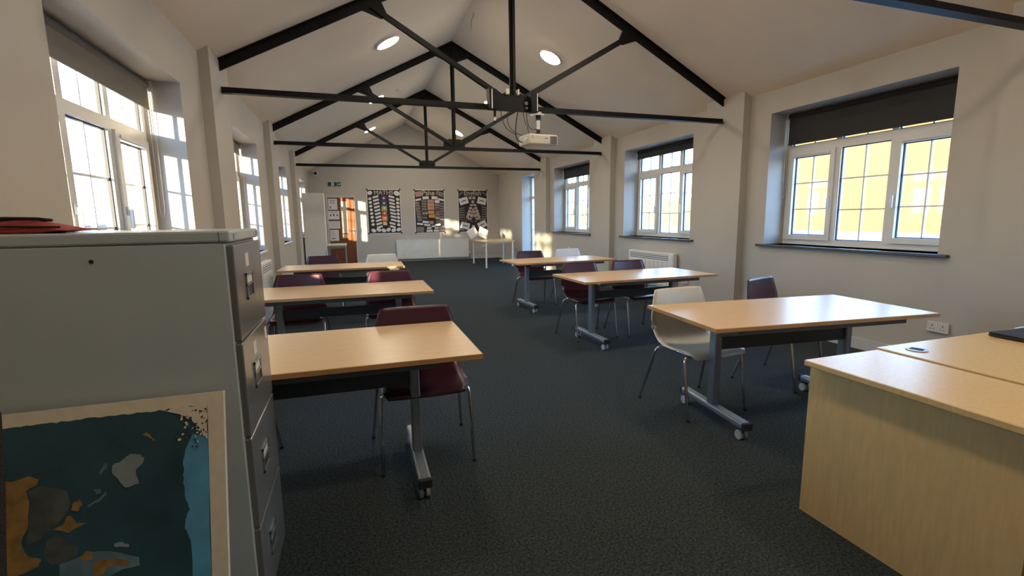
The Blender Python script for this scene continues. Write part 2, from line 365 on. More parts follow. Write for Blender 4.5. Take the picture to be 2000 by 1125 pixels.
# ------------------------------------------------------------------ roof trusses
def make_truss():
    t = thing('roof_truss', '', 'truss')
    def zc(x): return ceil_z(x)
    zt = 2.578
    MB().box(XL-.02, XR+.02, -.006, .006, zt-.022, zt+.028).box(XL-.02, XR+.02, -.036, .036, zt-.030, zt-.022).build('tie_beam', 'black', t)
    for s in (-1, 1):
        xe = XL-.02 if s < 0 else XR+.02
        MB().prism([(xe, zc(xe)-.005), (AX, AZ-.005), (AX, AZ-.115), (xe, zc(xe)-.105)], 'y', -.008, .008).prism([(xe, zc(xe)-.002), (AX, AZ-.002), (AX, AZ-.012), (xe, zc(xe)-.012)], 'y', -.04, .04).build('rafter', 'black', t)
        xm = AX+s*1.50; zm = zc(xm)-.10
        MB().bar((AX+s*.05, 0, 2.645), (xm, 0, zm+.01), .012, .062, (0, 0, 1)).bar((AX+s*.05, -.018, 2.617), (xm, -.018, zm-.018), .045, .008, (0, 0, 1)).build('strut', 'black', t)
        k = kl if s < 0 else kr
        a = [(AX+s*1.39, zc(AX+s*1.39)-.09), (AX+s*1.60, zc(AX+s*1.60)-.09), (AX+s*1.55, zc(AX+s*1.55)-.125), (AX+s*1.39, zm-.105), (AX+s*1.32, zm-.085)]
        MB().prism(a, 'y', -.014, .014).build('gusset_plate', 'black', t)
        # wall bracket
    MB().box(AX-.035, AX+.035, -.008, .008, 2.62, AZ-.10).box(AX-.005, AX+.005, -.04, -.008, 2.62, AZ-.10).build('king_post', 'black', t)
    MB().prism([(AX-.30, zc(AX-.30)-.09), (AX, AZ-.05), (AX+.30, zc(AX+.30)-.09), (AX+.20, zc(AX+.30)-.13), (AX+.05, zc(AX+.30)-.19), (AX-.05, zc(AX+.30)-.19), (AX-.20, zc(AX-.30)-.13)], 'y', -.014, .014).build('gusset_plate', 'black', t)
    MB().prism([(AX-.19, 2.556), (AX+.19, 2.556), (AX+.19, 2.67), (AX+.10, 2.735), (AX-.10, 2.735), (AX-.19, 2.67)], 'y', -.014, .014).build('gusset_plate', 'black', t)
    return t
tl = ['black steel roof truss standing behind the camera end of the room', 'black roof truss closest to the camera, only a sloping bit at top right shows',
      'black steel roof truss carrying the projector', 'middle black steel roof truss beyond the projector', 'furthest black steel roof truss before the poster wall']
tr0 = make_truss()
trs = [tr0]+[copy_tree(tr0) for _ in range(4)]
for t, y, l in zip(trs, TY, tl): t.location = (0, y, 0); t['label'] = l; t['group'] = 'black steel roof trusses'
# ------------------------------------------------------------------ ceiling lamps
def make_lamp():
    t = thing('ceiling_light', '', 'light')
    MB().cyl((0, 0, -.012), (0, 0, 1), .168, .024, 36).build('rim', 'lamprim', t)
    MB().cyl((0, 0, -.026), (0, 0, 1), .150, .006, 36).build('diffuser', 'lampglow', t)
    return t
lp = [(x, y) for y in (.55, 3.75, 7.0, 10.2, 13.6) for x in (.60, 2.98)]
ln = {(.60, 7.0): 'large round lit ceiling light on the left slope nearest the camera', (2.98, 7.0): 'round lit ceiling light on the right slope above the projector',
      (.60, 10.2): 'round lit ceiling light on the left slope beside the smoke detector', (2.98, 10.2): 'round lit ceiling light just left of the projector box',
      (.60, 13.6): 'furthest round lit ceiling light on the left slope', (2.98, 13.6): 'furthest round lit ceiling light on the right slope',
      (.60, 3.75): 'round ceiling light on the left slope above the nearest left table', (2.98, 3.75): 'round ceiling light on the right slope above the nearest right table',
      (.60, .55): 'round ceiling light on the left slope above the camera', (2.98, .55): 'round ceiling light on the right slope above the teacher desk'}
l0 = make_lamp()
for i, (x, y) in enumerate(lp):
    t = l0 if i == 0 else copy_tree(l0)
    s = math.atan(kl) if x < AX else -math.atan(kr)
    t.location = (x, y, ceil_z(x)+.001); t.rotation_euler = (0, -s, 0); t['label'] = ln[(x, y)]; t['group'] = 'round ceiling lights'
sd = thing('smoke_detector', 'small white smoke detector on the left ceiling slope', 'detector', (1.06, 10.38, ceil_z(1.06)+.004)); sd.rotation_euler = (0, -math.atan(kl), 0)
MB().cyl((0, 0, -.012), (0, 0, 1), .055, .024, 20).build('base', 'white', sd); MB().cyl((0, 0, -.034), (0, 0, 1), .042, .02, 20, .03).build('sensor_head', 'white', sd)
MB().cyl((.02, -.02, -.046), (0, 0, 1), .006, .006, 8).build('indicator', 'ink', sd)
tag(MB().tube([(1.86, 7.22, 4.318), (1.85, 7.2, 4.25), (1.82, 7.18, 4.20), (1.81, 7.18, 4.13), (1.82, 7.19, 4.08)], .004, 6).build('loose_cable', 'grille'), 'thin bare cable dangling from the ceiling ridge', 'cable')
# ------------------------------------------------------------------ tables
TW, TD, TZ = 1.60, .775, .73
def make_table():
    t = thing('flip_top_table', '', 'table')
    top = MB().rbox(-TW/2, TW/2, -TD/2, TD/2, TZ-.025, TZ, .003, 1).build('tabletop', 'beech', t)
    e = .0012
    MB().box(-TW/2-e, TW/2+e, -TD/2-e, -TD/2+.001, TZ-.0235, TZ-.0015).box(-TW/2-e, TW/2+e, TD/2-.001, TD/2+e, TZ-.0235, TZ-.0015).box(-TW/2-e, -TW/2+.001, -TD/2, TD/2, TZ-.0235, TZ-.0015).box(TW/2-.001, TW/2+e, -TD/2, TD/2, TZ-.0235, TZ-.0015).build('edging', 'beech_edge', top)
    for s in (-1, 1):
        x = s*(TW/2-.285)
        MB().rbox(x-.025, x+.025, -.035, .035, .115, TZ-.07, .006, 1).build('leg_column', 'silver', t)
        for z in (.50, .535): pass
        MB().rbox(x-.032, x+.032, -.33, .33, .075, .118, .012, 2).build('foot_bar', 'silver', t)
        for q in (-1, 1): MB().rbox(x-.033, x+.033, q*.33-.012, q*.33+.012, .072, .119, .004, 1).build('end_cap', 'rubber', t)
        MB().prism([(-.10, TZ-.026), (.10, TZ-.026), (.05, TZ-.085), (-.05, TZ-.085)], 'x', x-.028, x+.028).build('flip_bracket', 'darkmetal', t)
        MB().cyl((x-s*.03, -.012, .50), (1, 0, 0), .006, .012, 8).cyl((x-s*.03, -.012, .54), (1, 0, 0), .006, .012, 8).build('bolt', 'chrome', t)
        for q in (-1, 1):
            cy = q*.295
            ca = MB().cyl((x, cy, .068), (0, 0, 1), .012, .02, 10).prism([(cy-.02, .066), (cy+.03, .066), (cy+.03, .03), (cy+.005, .03)], 'x', x-.006, x+.006).build('caster', 'rubber', t)
            for d in (-1, 1): MB().cyl((x+d*.016, cy+.01, .029), (1, 0, 0), .029, .017, 18).build('wheel', 'caster', ca)
    xin = TW/2-.31
    MB().box(-xin, xin, -.02, .02, .49, .572).build('modesty_beam', 'darkmetal', t)
    for q in (-1, 1): MB().rbox(-TW/2+.20, TW/2-.20, q*.33-.014, q*.33+.014, TZ-.062, TZ-.0255, .004, 1).build('top_rail', 'railmetal', t)
    return t
tb = [((-.244, 2.510), -.014, 'beech flip top table nearest the camera on the left, beside the filing cabinet'),
      ((-.134, 4.599), -.016, 'middle beech table of the left row with two plum chairs'),
      ((-.133, 7.002), -.030, 'furthest beech table of the left row in front of the white cupboard'),
      ((2.734, 2.418), -.099, 'nearest beech table of the right row with a cream chair at its end'),
      ((2.914, 4.533), .018, 'middle beech table of the right row in front of the panel heater'),
      ((2.936, 6.630), .055, 'furthest beech table of the right row with a plum and a white chair')]
t0 = make_table()
for i, ((x, y), a, l) in enumerate(tb):
    t = t0 if i == 0 else copy_tree(t0)
    t.location = (x, y, 0); t.rotation_euler = (0, 0, a); t['label'] = l; t['group'] = 'flip top classroom tables in two rows'
# white tray lying on the beam of the furthest right table
tr = thing('storage_tray', 'small cream tray tucked under the furthest right table', 'tray', (3.09, 6.64, .572), .055)
b = MB(); b.prism([(-.15, 0), (.15, 0), (.18, .085), (-.18, .085)], 'y', -.055, .055); b.build('tub', 'cream', tr)
MB().box(-.225, .225, -.055, .055, .078, .086).build('rim', 'cream', tr)
# ------------------------------------------------------------------ chairs
def shell_mesh():
    prof = [(.212, .832), (.207, .815), (.196, .76), (.182, .69), (.168, .62), (.158, .575), (.154, .560), (.150, .545), (.144, .53), (.126, .492), (.088, .46), (.03, .443), (-.06, .438), (-.15, .447), (-.205, .450), (-.238, .441), (-.256, .418)]
    hw = [.205, .211, .229, .247, .256, .255, .226, .226, .249, .243, .245, .247, .246, .240, .232, .222, .205]
    n = 13; vs = []; fs = []
    for (y, z), h in zip(prof, hw):
        bk = max(0, min(1, (z-.5)/.2)); st = 1-bk
        for i in range(n):
            u = -1+2*i/(n-1); a = abs(u)
            vs.append((u*h, y-.016*a*a*bk, z+.018*a**3*st*(1 if y > -.2 else .3)-(.004*a**10 if z > .82 else 0)))
    for j in range(len(prof)-1):
        for i in range(n-1): fs.append((j*n+i, j*n+i+1, (j+1)*n+i+1, (j+1)*n+i))
    me = bpy.data.meshes.new('seat_shell'); me.from_pydata(vs, [], fs); me.polygons.foreach_set('use_smooth', [True]*len(fs))
    bm = bmesh.new(); bm.from_mesh(me); bmesh.ops.recalc_face_normals(bm, faces=bm.faces[:])
    bmesh.ops.solidify(bm, geom=bm.faces[:], thickness=.009); bm.to_mesh(me); bm.free(); return me
def make_chair(m):
    t = thing('classroom_chair', '', 'chair')
    link('seat_shell', shell_mesh(), m, t)
    MB().tube([(-.17, -.17, .420), (-.17, .10, .420)], .010).tube([(.17, -.17, .420), (.17, .10, .420)], .010).tube([(-.17, -.10, .420), (.17, -.10, .420)], .009).tube([(-.17, .07, .422), (.17, .07, .422)], .009).build('seat_frame', 'chrome', t)
    for s in (-1, 1):
        for (yt, yb, xb) in ((-.17, -.24, .25), (.10, .245, .28)):
            lg = MB().tube([(s*.165, yt, .421), (s*.215, yt-.012*(1 if yt < 0 else -1), .423), (s*.235, yt+(yb-yt)*.12, .412), (s*.243, yt+(yb-yt)*.2, .385), (s*xb, yb, .012)], [.010, .0105, .0115, .0105, .0085], 9).build('leg', 'chrome', t)
            MB().cyl((s*xb, yb, .008), (0, 0, 1), .012, .016, 10).build('foot_cap', 'rubber', lg)
    return t
proto = {k: None for k in ('plum', 'cream', 'white')}
ch = [('plum', .335, 2.72, 0, 'plum chair at the nearest left table, by its aisle end'), ('plum', -.755, 2.77, 0, 'plum chair almost hidden behind the filing cabinet'),
      ('plum', -.53, 4.945, -.04, 'plum chair at the middle left table on the window side'), ('plum', .337, 4.915, -.06, 'plum chair at the middle left table on the aisle side'),
      ('plum', -.433, 7.49, 0, 'plum chair at the furthest left table in front of the cupboard'), ('cream', .425, 7.45, .05, 'sunlit cream chair at the furthest left table'),
      ('cream', 2.285, 2.745, .04, 'cream chair tucked under the nearest right table'), ('plum', 3.316, 2.95, math.radians(18), 'plum chair turned askew behind the nearest right table'),
      ('plum', 2.52, 4.86, .04, 'plum chair at the middle right table on the aisle side'), ('plum', 3.17, 4.86, .03, 'plum chair at the middle right table in front of the panel heater'),
      ('plum', 2.70, 6.99, .05, 'plum chair at the furthest right table on the aisle side'), ('white', 3.45, 7.18, .05, 'white chair at the furthest right table near the right wall')]
for (m, x, y, a, l) in ch:
    if proto[m] is None: t = proto[m] = make_chair(m)
    else: t = copy_tree(proto[m])
    t.location = (x, y, 0); t.rotation_euler = (0, 0, a); t['label'] = l; t['group'] = 'shell chairs at the classroom tables'
# ------------------------------------------------------------------ filing cabinet and what is by it
fc = thing('filing_cabinet', 'tall grey four drawer steel filing cabinet in the left foreground', 'cabinet', (-.355, 1.65, 0))
D, Wd, H = .62, .455, 1.333      # depth along -x, width along +y
MB().rbox(-D, -.012, 0, Wd, .0, H-.036, .004, 1).build('body', 'cabinet', fc)
cap = MB().rbox(-D-.002, .002, -.003, Wd+.003, H-.035, H, .006, 2).build('top_cap', 'cabinet', fc)
MB().box(.0015, .006, .045, .075, H-.026, H-.010).box(.0015, .006, Wd-.04, Wd-.018, H-.026, H-.010).build('lock_badge', 'chrome', cap)
MB().box(-.026, -.025, -.0045, -.002, H-.034, H-.004).build('cap_seam', 'darkmetal', cap)
zs = [.025, .345, .665, .982, 1.293]
for i in range(4):
    z0, z1 = zs[i]+.004, zs[i+1]-.004
    dr = MB().rbox(-.014, .008, .006, Wd-.006, z0, z1, .004, 2).build('drawer', 'drawer', fc)
    cy, cz = Wd*.42, z1-.15
    MB().box(.008, .013, cy-.055, cy-.047, cz-.04, cz+.05).box(.008, .013, cy+.047, cy+.055, cz-.04, cz+.05).box(.008, .013, cy-.055, cy+.055, cz+.042, cz+.05).box(.008, .013, cy-.055, cy+.055, cz-.04, cz-.032).box(.008, .013, cy-.055, cy+.055, cz+.006, cz+.012).build('handle', 'silver', dr)
    MB().box(.0083, .009, cy-.045, cy+.045, cz-.032, cz+.004).build('handle_recess', 'darkmetal', dr)
    MB().box(.0083, .0095, cy-.043, cy+.043, cz+.014, cz+.04).build('card_holder', 'label' if i else 'silver', dr)
    if i in (3, 2):
        MB().box(.008, .0088, cy-.03, cy+.02, cz+.07, cz+.115).build('torn_label', 'label', dr, 'torn white paper label')
    if i == 2: MB().box(.008, .0088, Wd-.07, Wd-.03, z1-.08, z1-.03).build('torn_label', 'label', dr, 'small white paper label')
MB().cyl((-.347, -.001, 1.253), (0, 1, 0), .0055, .004, 12).build('screw_hole', 'rubber', fc, 'small black hole in the side panel')
# red bag on the cabinet
bm = bmesh.new(); nx, ny = 14, 8; vsx = []
bag = MB(); vs = []; fs = []
for j in range(ny+1):
    for i in range(nx+1):
        u = i/nx; v = j/ny; e = min(1, 5*u*(1-u)+.05)*min(1, 5*v*(1-v)+.12)
        vs.append((-.30+.33*u+(.012 if j in (0, ny) else 0), .0+.20*v, (.036-.012*u)*e+.004*math.sin(9*u+5*v)*e+.006))
k0 = len(vs)
for j in range(ny+1):
    for i in range(nx+1): u = i/nx; v = j/ny; vs.append((-.295+.305*u, .005+.19*v, .0005+.010*max(0, u-.85)/.15))
for o in (0, k0):
    for j in range(ny):
        for i in range(nx): fs.append(tuple(o+q for q in (j*(nx+1)+i, j*(nx+1)+i+1, (j+1)*(nx+1)+i+1, (j+1)*(nx+1)+i)))
rim = [(i, 0) for i in range(nx)]+[(nx, j) for j in range(ny)]+[(i, ny) for i in range(nx, 0, -1)]+[(0, j) for j in range(ny, 0, -1)]
ri = [j*(nx+1)+i for i, j in rim]
for k in range(len(ri)): a, c = ri[k], ri[(k+1) % len(ri)]; fs.append((a, c, c+k0, a+k0))
bag.add(vs, fs, True); bm.free()
rb = thing('red_pouch', 'flat dark red fabric pouch lying on top of the filing cabinet', 'bag', (-.80, 1.69, H))
bag.build('pouch', 'red', rb)
MB().tube([(-.20, .03, .040), (-.12, .04, .044), (-.05, .05, .042), (-.03, .07, .038), (-.07, .09, .038), (-.16, .08, .040)], .0045, 6).build('strap', 'blackfab', rb)
MB().tube([(-.29, .006, .024), (-.14, .0, .022), (.015, .012, .018)], .003, 5).build('zip', 'blackfab', rb)
# painting leaning on the cabinet side
V = Vector((0, -.14, -.51)).normalized(); N = Vector((1, 0, 0)).cross(V)     # right/down/normal
if N.y > 0: N = -N
P0 = Vector((-.4, 1.6, .851)); PW, PH = .74, .851/-V.z
def ppt(u, v, n=0.0): return P0+Vector((u, 0, 0))+V*v+N*n
pa = thing('painting', 'abstract teal and ochre painting leaning against the filing cabinet', 'painting', (-.77, 1.42, 0))
pinv = Matrix.Translation((.77, -1.42, 0))
def pslab(name, poly, n0, n1, m, par=None, label=None):
    k = len(poly); b = MB(); b.add([ppt(u, v, n0) for u, v in poly]+[ppt(u, v, n1) for u, v in poly], [tuple(range(k))]+[tuple(range(2*k-1, k-1, -1))]+[(i, i+k, (i+1) % k+k, (i+1) % k) for i in range(k)])
    me = b.mesh(name); me.transform(pinv); return link(name, me, m, par or pa, label)
pslab('canvas_board', [(-PW, 0), (0, 0), (0, PH), (-PW, PH)], -.022, 0, 'canvas')
edge = [(-PW+.035, .030)]
k = 60
for i in range(k+1): edge.append((-PW+.035+(PW-.077)*i/k, .036+random.uniform(-.003, .003)*(1 if i > 25 else .4)))
edge += [(-.042, PH-.04), (-PW+.035, PH-.04)]
pf = pslab('painted_field', edge, 0, .0006, 'teal')
ART = {
 'bluep': [[(-0.082, 0.114), (-0.101, 0.156), (-0.108, 0.19), (-0.106, 0.22), (-0.109, 0.25), (-0.103, 0.3), (-0.093, 0.329), (-0.102, 0.349), (-0.107, 0.377), (-0.093, 0.414), (-0.09, 0.513), (-0.091, 0.596), (-0.043, 0.608), (-0.043, 0.524), (-0.043, 0.125)]],
 'brownp': [[(-0.467, 0.208), (-0.441, 0.199), (-0.383, 0.224), (-0.375, 0.262), (-0.402, 0.307), (-0.432, 0.333), (-0.469, 0.347), (-0.462, 0.295)], [(-0.425, 0.344), (-0.402, 0.33), (-0.383, 0.357), (-0.36, 0.371), (-0.359, 0.398), (-0.386, 0.41), (-0.417, 0.408), (-0.432, 0.378)]],
 'lbluep': [[(-0.398, 0.412), (-0.328, 0.396), (-0.281, 0.404), (-0.22, 0.432), (-0.216, 0.453), (-0.257, 0.456), (-0.297, 0.472), (-0.394, 0.449)], [(-0.34, 0.269), (-0.312, 0.26), (-0.294, 0.24), (-0.294, 0.252), (-0.312, 0.267), (-0.336, 0.277)], [(-0.324, 0.232), (-0.306, 0.231), (-0.306, 0.243), (-0.316, 0.246)], [(-0.31, 0.19), (-0.3, 0.168), (-0.29, 0.165), (-0.291, 0.179), (-0.304, 0.191)]],
 'ochre': [[(-0.413, 0.319), (-0.391, 0.31), (-0.381, 0.291), (-0.371, 0.295), (-0.362, 0.313), (-0.337, 0.318), (-0.36, 0.325), (-0.377, 0.335)], [(-0.207, 0.099), (-0.198, 0.094), (-0.176, 0.117), (-0.181, 0.121), (-0.193, 0.107)],
           [(-0.60, 0.15), (-0.504, 0.179), (-0.467, 0.17), (-0.443, 0.183), (-0.446, 0.194), (-0.471, 0.208), (-0.463, 0.236), (-0.464, 0.295), (-0.48, 0.336), (-0.465, 0.375), (-0.437, 0.39), (-0.443, 0.407), (-0.49, 0.42), (-0.60, 0.45)],
           [(-0.326, 0.428), (-0.313, 0.42), (-0.281, 0.42), (-0.239, 0.439), (-0.243, 0.45), (-0.265, 0.442), (-0.289, 0.442), (-0.301, 0.459), (-0.321, 0.455)], [(-0.354, 0.404), (-0.34, 0.391), (-0.326, 0.394), (-0.325, 0.415), (-0.344, 0.415)], [(-.37, .26), (-.352, .25), (-.348, .268), (-.36, .282), (-.372, .275)]],
 'greyp': [[(-0.278, 0.172), (-0.259, 0.165), (-0.236, 0.149), (-0.213, 0.153), (-0.203, 0.165), (-0.207, 0.179), (-0.224, 0.195), (-0.216, 0.233), (-0.249, 0.238), (-0.278, 0.196)], [(-0.275, 0.385), (-0.256, 0.385), (-0.241, 0.394), (-0.244, 0.4), (-0.269, 0.395)]],
 'canvas': [[(-0.152, 0.040), (-0.129, 0.036), (-0.043, 0.036), (-0.043, 0.135), (-0.055, 0.124), (-0.062, 0.10), (-0.077, 0.084), (-0.09, 0.063), (-0.113, 0.054)]],
}
h = .0007
for m, polys in ART.items():
    for po in polys:
        rough = []
        for i in range(len(po)):
            a, c = po[i], po[(i+1) % len(po)]
            for k in range(3):
                f = k/3; j = .0025 if k else 0
                q = (a[0]+(c[0]-a[0])*f+random.uniform(-j, j), a[1]+(c[1]-a[1])*f+random.uniform(-j, j)); rough.append((min(q[0], -.0425), min(q[1], PH-.041)))
        pslab('paint_patch', rough, 0, h+.0004, m, pf); h += .00012
for i in range(70):     # broken brushwork in the top right corner
    cu, cv = -.043-abs(random.gauss(.03, .025)), .045+abs(random.gauss(.03, .03)); r = random.uniform(.002, .006)
    pslab('paint_fleck', [(min(-.0425, cu+r*random.uniform(.4, 1)*math.cos(q)), cv+r*random.uniform(.4, 1.3)*math.sin(q)) for q in [0, 1.2, 2.4, 3.7, 5.0]], 0, h+.0008, 'brownp' if i % 2 else 'canvas', pf)
# black office chair at the left edge
oc = thing('office_chair', 'black fabric office chair back at the extreme left edge', 'chair', (-.66, .72, 0), 0)
b = MB(); pts = []
po = [(.225, .60), (.232, .90), (.250, 1.05), (.258, 1.14), (.250, 1.19), (.20, 1.225), (-.20, 1.225), (-.25, 1.19), (-.262, 1.14), (-.262, 1.10), (-.242, .90), (-.235, .60), (-.15, .56), (.15, .56)]
b.prism(po, 'y', -.085, -.025); b.build('backrest', 'blackfab', oc)
MB().rbox(-.25, .25, -.55, -.09, .43, .51, .03, 3).build('seat', 'blackfab', oc)
MB().tube([(0, -.25, .43), (0, -.25, .12)], .028, 12).build('gas_stem', 'rubber', oc)
MB().tube([(0, -.2, .42), (0, .06, .42), (0, .06, .75)], .02, 8).build('back_stay', 'rubber', oc)
for i in range(5):
    a = 2*math.pi*i/5+.3
    lg = MB().bar((0, -.25, .11), (.27*math.cos(a), -.25+.27*math.sin(a), .075), .04, .03).build('base_leg', 'rubber', oc)
    MB().cyl((.27*math.cos(a), -.25+.27*math.sin(a), .03), (math.sin(a), -math.cos(a), 0), .03, .04, 12).build('wheel', 'rubber', lg)
# ------------------------------------------------------------------ teacher desk and pedestal, right foreground
pd = thing('desk_pedestal', 'desk high maple drawer pedestal with side panel facing the aisle', 'pedestal', (2.07, 1.13, 0))
MB().rbox(-.225, .225, -.40, .385, .705, .73, .003, 1).build('top', 'maple', pd)
MB().box(-.165, .19, -.36, .40, .0, .704).build('carcass', 'maple', pd)
for (z0, z1) in ((.02, .33), (.337, .515), (.522, .70)):
    d = MB().rbox(-.16, .185, -.378, -.361, z0, z1, .002, 1).build('drawer_front', 'maple', pd)
    MB().tube([(-.06, -.378, z1-.05), (-.06, -.40, z1-.05), (.08, -.40, z1-.05), (.08, -.378, z1-.05)], .005, 6).build('handle', 'silver', d)
dk = thing('teacher_desk', 'maple teacher desk against the right wall in the foreground', 'desk', (3.13, 1.13, 0))
MB().rbox(-.80, .80, -.40, .415, .705, .73, .003, 1).build('desktop', 'maple', dk)
MB().box(-.77, -.745, -.36, .38, 0, .704).build('end_panel', 'maple', dk); MB().box(.745, .77, -.36, .38, 0, .704).build('end_panel', 'maple', dk)
MB().box(-.744, .744, .30, .318, .25, .704).build('modesty_panel', 'maple', dk)
gr = MB().cyl((-.68, .315, .732), (0, 0, 1), .042, .004, 24).build('cable_grommet', 'silver', dk)
MB().prism([(-.69, .285), (-.65, .30), (-.665, .345), (-.70, .335)], 'z', .7342, .735).build('grommet_slot', 'rubber', gr)
lt = thing('laptop', 'closed black laptop at the right edge of the teacher desk', 'laptop', (3.27, 1.38, .73), -.05)
MB().rbox(-.22, .22, -.13, .10, .003, .016, .004, 2).build('base', 'rubber', lt); MB().rbox(-.22, .22, -.13, .10, .0165, .024, .004, 2).build('lid', 'rubber', lt)
tag(MB().tube([(3.36, 1.53, .734), (3.42, 1.535, .735), (3.5, 1.52, .734), (3.6, 1.50, .734)], .004, 6).build('white_cable', 'white'), 'thin white cable on the far edge of the teacher desk', 'cable')
# ------------------------------------------------------------------ projector
pj = thing('projector', 'cream ceiling projector hanging from the nearest full truss', 'projector', (2.06, 5.20, 2.54), 0)
MB().cyl((0, 0, -.045), (0, 0, 1), .07, .012, 20).box(-.05, .05, 0.03, .11, -.04, .0).build('mount_plate', 'white', pj)
MB().cyl((0, 0, -.075), (0, 0, 1), .03, .05, 14).build('pivot', 'rubber', pj)
MB().cyl((0, 0, -.15), (0, 0, 1), .021, .12, 14).build('drop_pole', 'white', pj)
MB().cyl((0, 0, -.225), (0, 0, 1), .022, .05, 14).tube([(-.13, 0, -.268), (-.08, 0, -.25), (0, 0, -.245), (.1, 0, -.25), (.13, 0, -.268)], .006, 6).build('cradle', 'rubber', pj)
pb = MB().rbox(-.185, .185, -.13, .13, -.385, -.268, .022, 3); me = pb.mesh('housing'); me.transform(Matrix.Rotation(.12, 4, 'Z')); hs = link('housing', me, 'projector', pj)
def pj_part(b, name, m): me = b.mesh(name); me.transform(Matrix.Rotation(.12, 4, 'Z')); return link(name, me, m, hs)
b = MB()
for i in range(7): b.box(.085+.011*i, .091+.011*i, -.133, -.128, -.365, -.29)
pj_part(b, 'vent_slats', 'grille'); pj_part(MB().box(.082, .165, -.1315, -.129, -.368, -.287), 'vent_recess', 'rubber')
pj_part(MB().box(-.15, -.13, -.132, -.128, -.30, -.293).box(-.15, -.13, -.132, -.128, -.318, -.312).box(.01, .05, -.132, -.128, -.315, -.309), 'print', 'ink')
pj_part(MB().cyl((-.19, -.06, -.33), (1, 0, 0), .022, .02, 14), 'cable_socket', 'white')
# black boards strapped around the truss centre
bx = thing('projector_junction_box', 'black box around the truss centre above the projector', 'box', (1.77, 5.21, 2.53))
MB().box(-.24, .27, .03, .06, .0, .17).build('back_board', 'black', bx)
MB().prism([(-.28, 0), (-.20, 0), (-.20, .20), (-.29, .215)], 'y', -.05, .06).build('side_board', 'black', bx)
MB().prism([(.20, -.01), (.28, -.01), (.265, .205), (.19, .19)], 'y', -.05, .06).build('side_board', 'black', bx)
MB().box(-.262, -.252, -.053, -.05, .0, .20).box(.262, .270, -.053, -.05, .0, .19).build('white_edge', 'white', bx)
MB().box(-.075, -.045, .0, .03, .172, .23).build('switch_plate', 'projector', bx); MB().box(.055, .073, .0, .03, .172, .23).build('switch_plate', 'projector', bx)
MB().cyl((.16, .02, .09), (0, 1, 0), .02, .02, 12).cyl((.165, .02, .04), (0, 1, 0), .012, .02, 12).build('socket', 'grille', bx)
cg = [[(1.70, 5.2, 2.52), (1.70, 5.2, 2.40), (1.74, 5.2, 2.33), (1.80, 5.2, 2.29), (1.87, 5.2, 2.27)], [(1.82, 5.2, 2.52), (1.80, 5.2, 2.42), (1.79, 5.2, 2.30), (1.81, 5.2, 2.22), (1.87, 5.2, 2.19)],
      [(1.88, 5.2, 2.52), (1.90, 5.2, 2.42), (1.93, 5.2, 2.36), (1.95, 5.2, 2.28)], [(1.92, 5.2, 2.52), (1.93, 5.2, 2.41), (1.97, 5.2, 2.345), (2.04, 5.2, 2.34)], [(1.62, 5.2, 2.52), (1.64, 5.2, 2.42), (1.69, 5.2, 2.33), (1.80, 5.2, 2.27)]]
for pts, r, l in zip(cg, (.0035, .006, .0035, .004, .0035), ('thin black cable looping left into the projector', 'thickest black cable drooping into the projector rear', 'thin black cable dropping onto the projector top', 'black cable bending to the projector pole', 'leftmost thin black cable under the truss box')):
    P = [Vector(q) for q in pts]; sm = []
    for i in range(len(P)-1):
        a, b_, c, d = P[max(i-1, 0)], P[i], P[i+1], P[min(i+2, len(P)-1)]
        for k in range(5):
            q = k/5; sm.append(.5*((2*b_)+(-a+c)*q+(2*a-5*b_+4*c-d)*q*q+(-a+3*b_-3*c+d)*q**3))
    sm.append(P[-1]); tag(MB().tube(sm, r, 6).build('projector_cable', 'rubber'), l, 'cable', 'cables of the projector')
pl = thing('hanging_connector', 'small black plug with a yellow band hanging left of the projector', 'plug', (1.565, 5.24, 2.43))
MB().tube([(0, 0, .115), (0, 0, .03)], .014, 10).build('plug_body', 'rubber', pl); MB().cyl((0, 0, .022), (0, 0, 1), .015, .012, 12).build('yellow_band', 'yellow', pl); MB().cyl((0, 0, .004), (0, 0, 1), .013, .024, 12).build('plug_tip', 'white', pl)
# ------------------------------------------------------------------ end wall: door, sign, posters, radiator
dr = empty_struct('door_1', (-.27, YE, 0))
MB().box(-.44, -.385, -.04, 0, 0, 2.10).box(.385, .44, -.04, 0, 0, 2.10).box(-.385, .385, -.04, 0, 2.045, 2.10).build('door_frame', 'skirt', dr)
lf = MB().box(-.383, -.02, -.035, -.005, .008, 2.042).box(.165, .383, -.035, -.005, .008, 2.042).box(-.02, .165, -.035, -.005, .008, .95).box(-.02, .165, -.035, -.005, 1.93, 2.042).build('door_leaf', 'doorwood', dr)
MB().box(-.02, .165, -.026, -.014, .95, 1.93).build('vision_panel', 'litpane', lf)
MB().box(-.035, -.02, -.04, -.036, .935, 1.945).box(.165, .18, -.04, -.036, .935, 1.945).box(-.02, .165, -.04, -.036, 1.93, 1.945).box(-.02, .165, -.04, -.036, .935, .95).build('glazing_bead', 'doorwood', lf)
MB().box(.305, .345, -.045, -.035, .93, 1.10).tube([(.325, -.045, 1.02), (.325, -.075, 1.02), (.21, -.08, 1.02)], .010, 8).build('door_handle', 'silver', lf)
MB().box(-.01, .15, -.037, -.0355, .80, .92).build('push_plate', 'beech', lf)
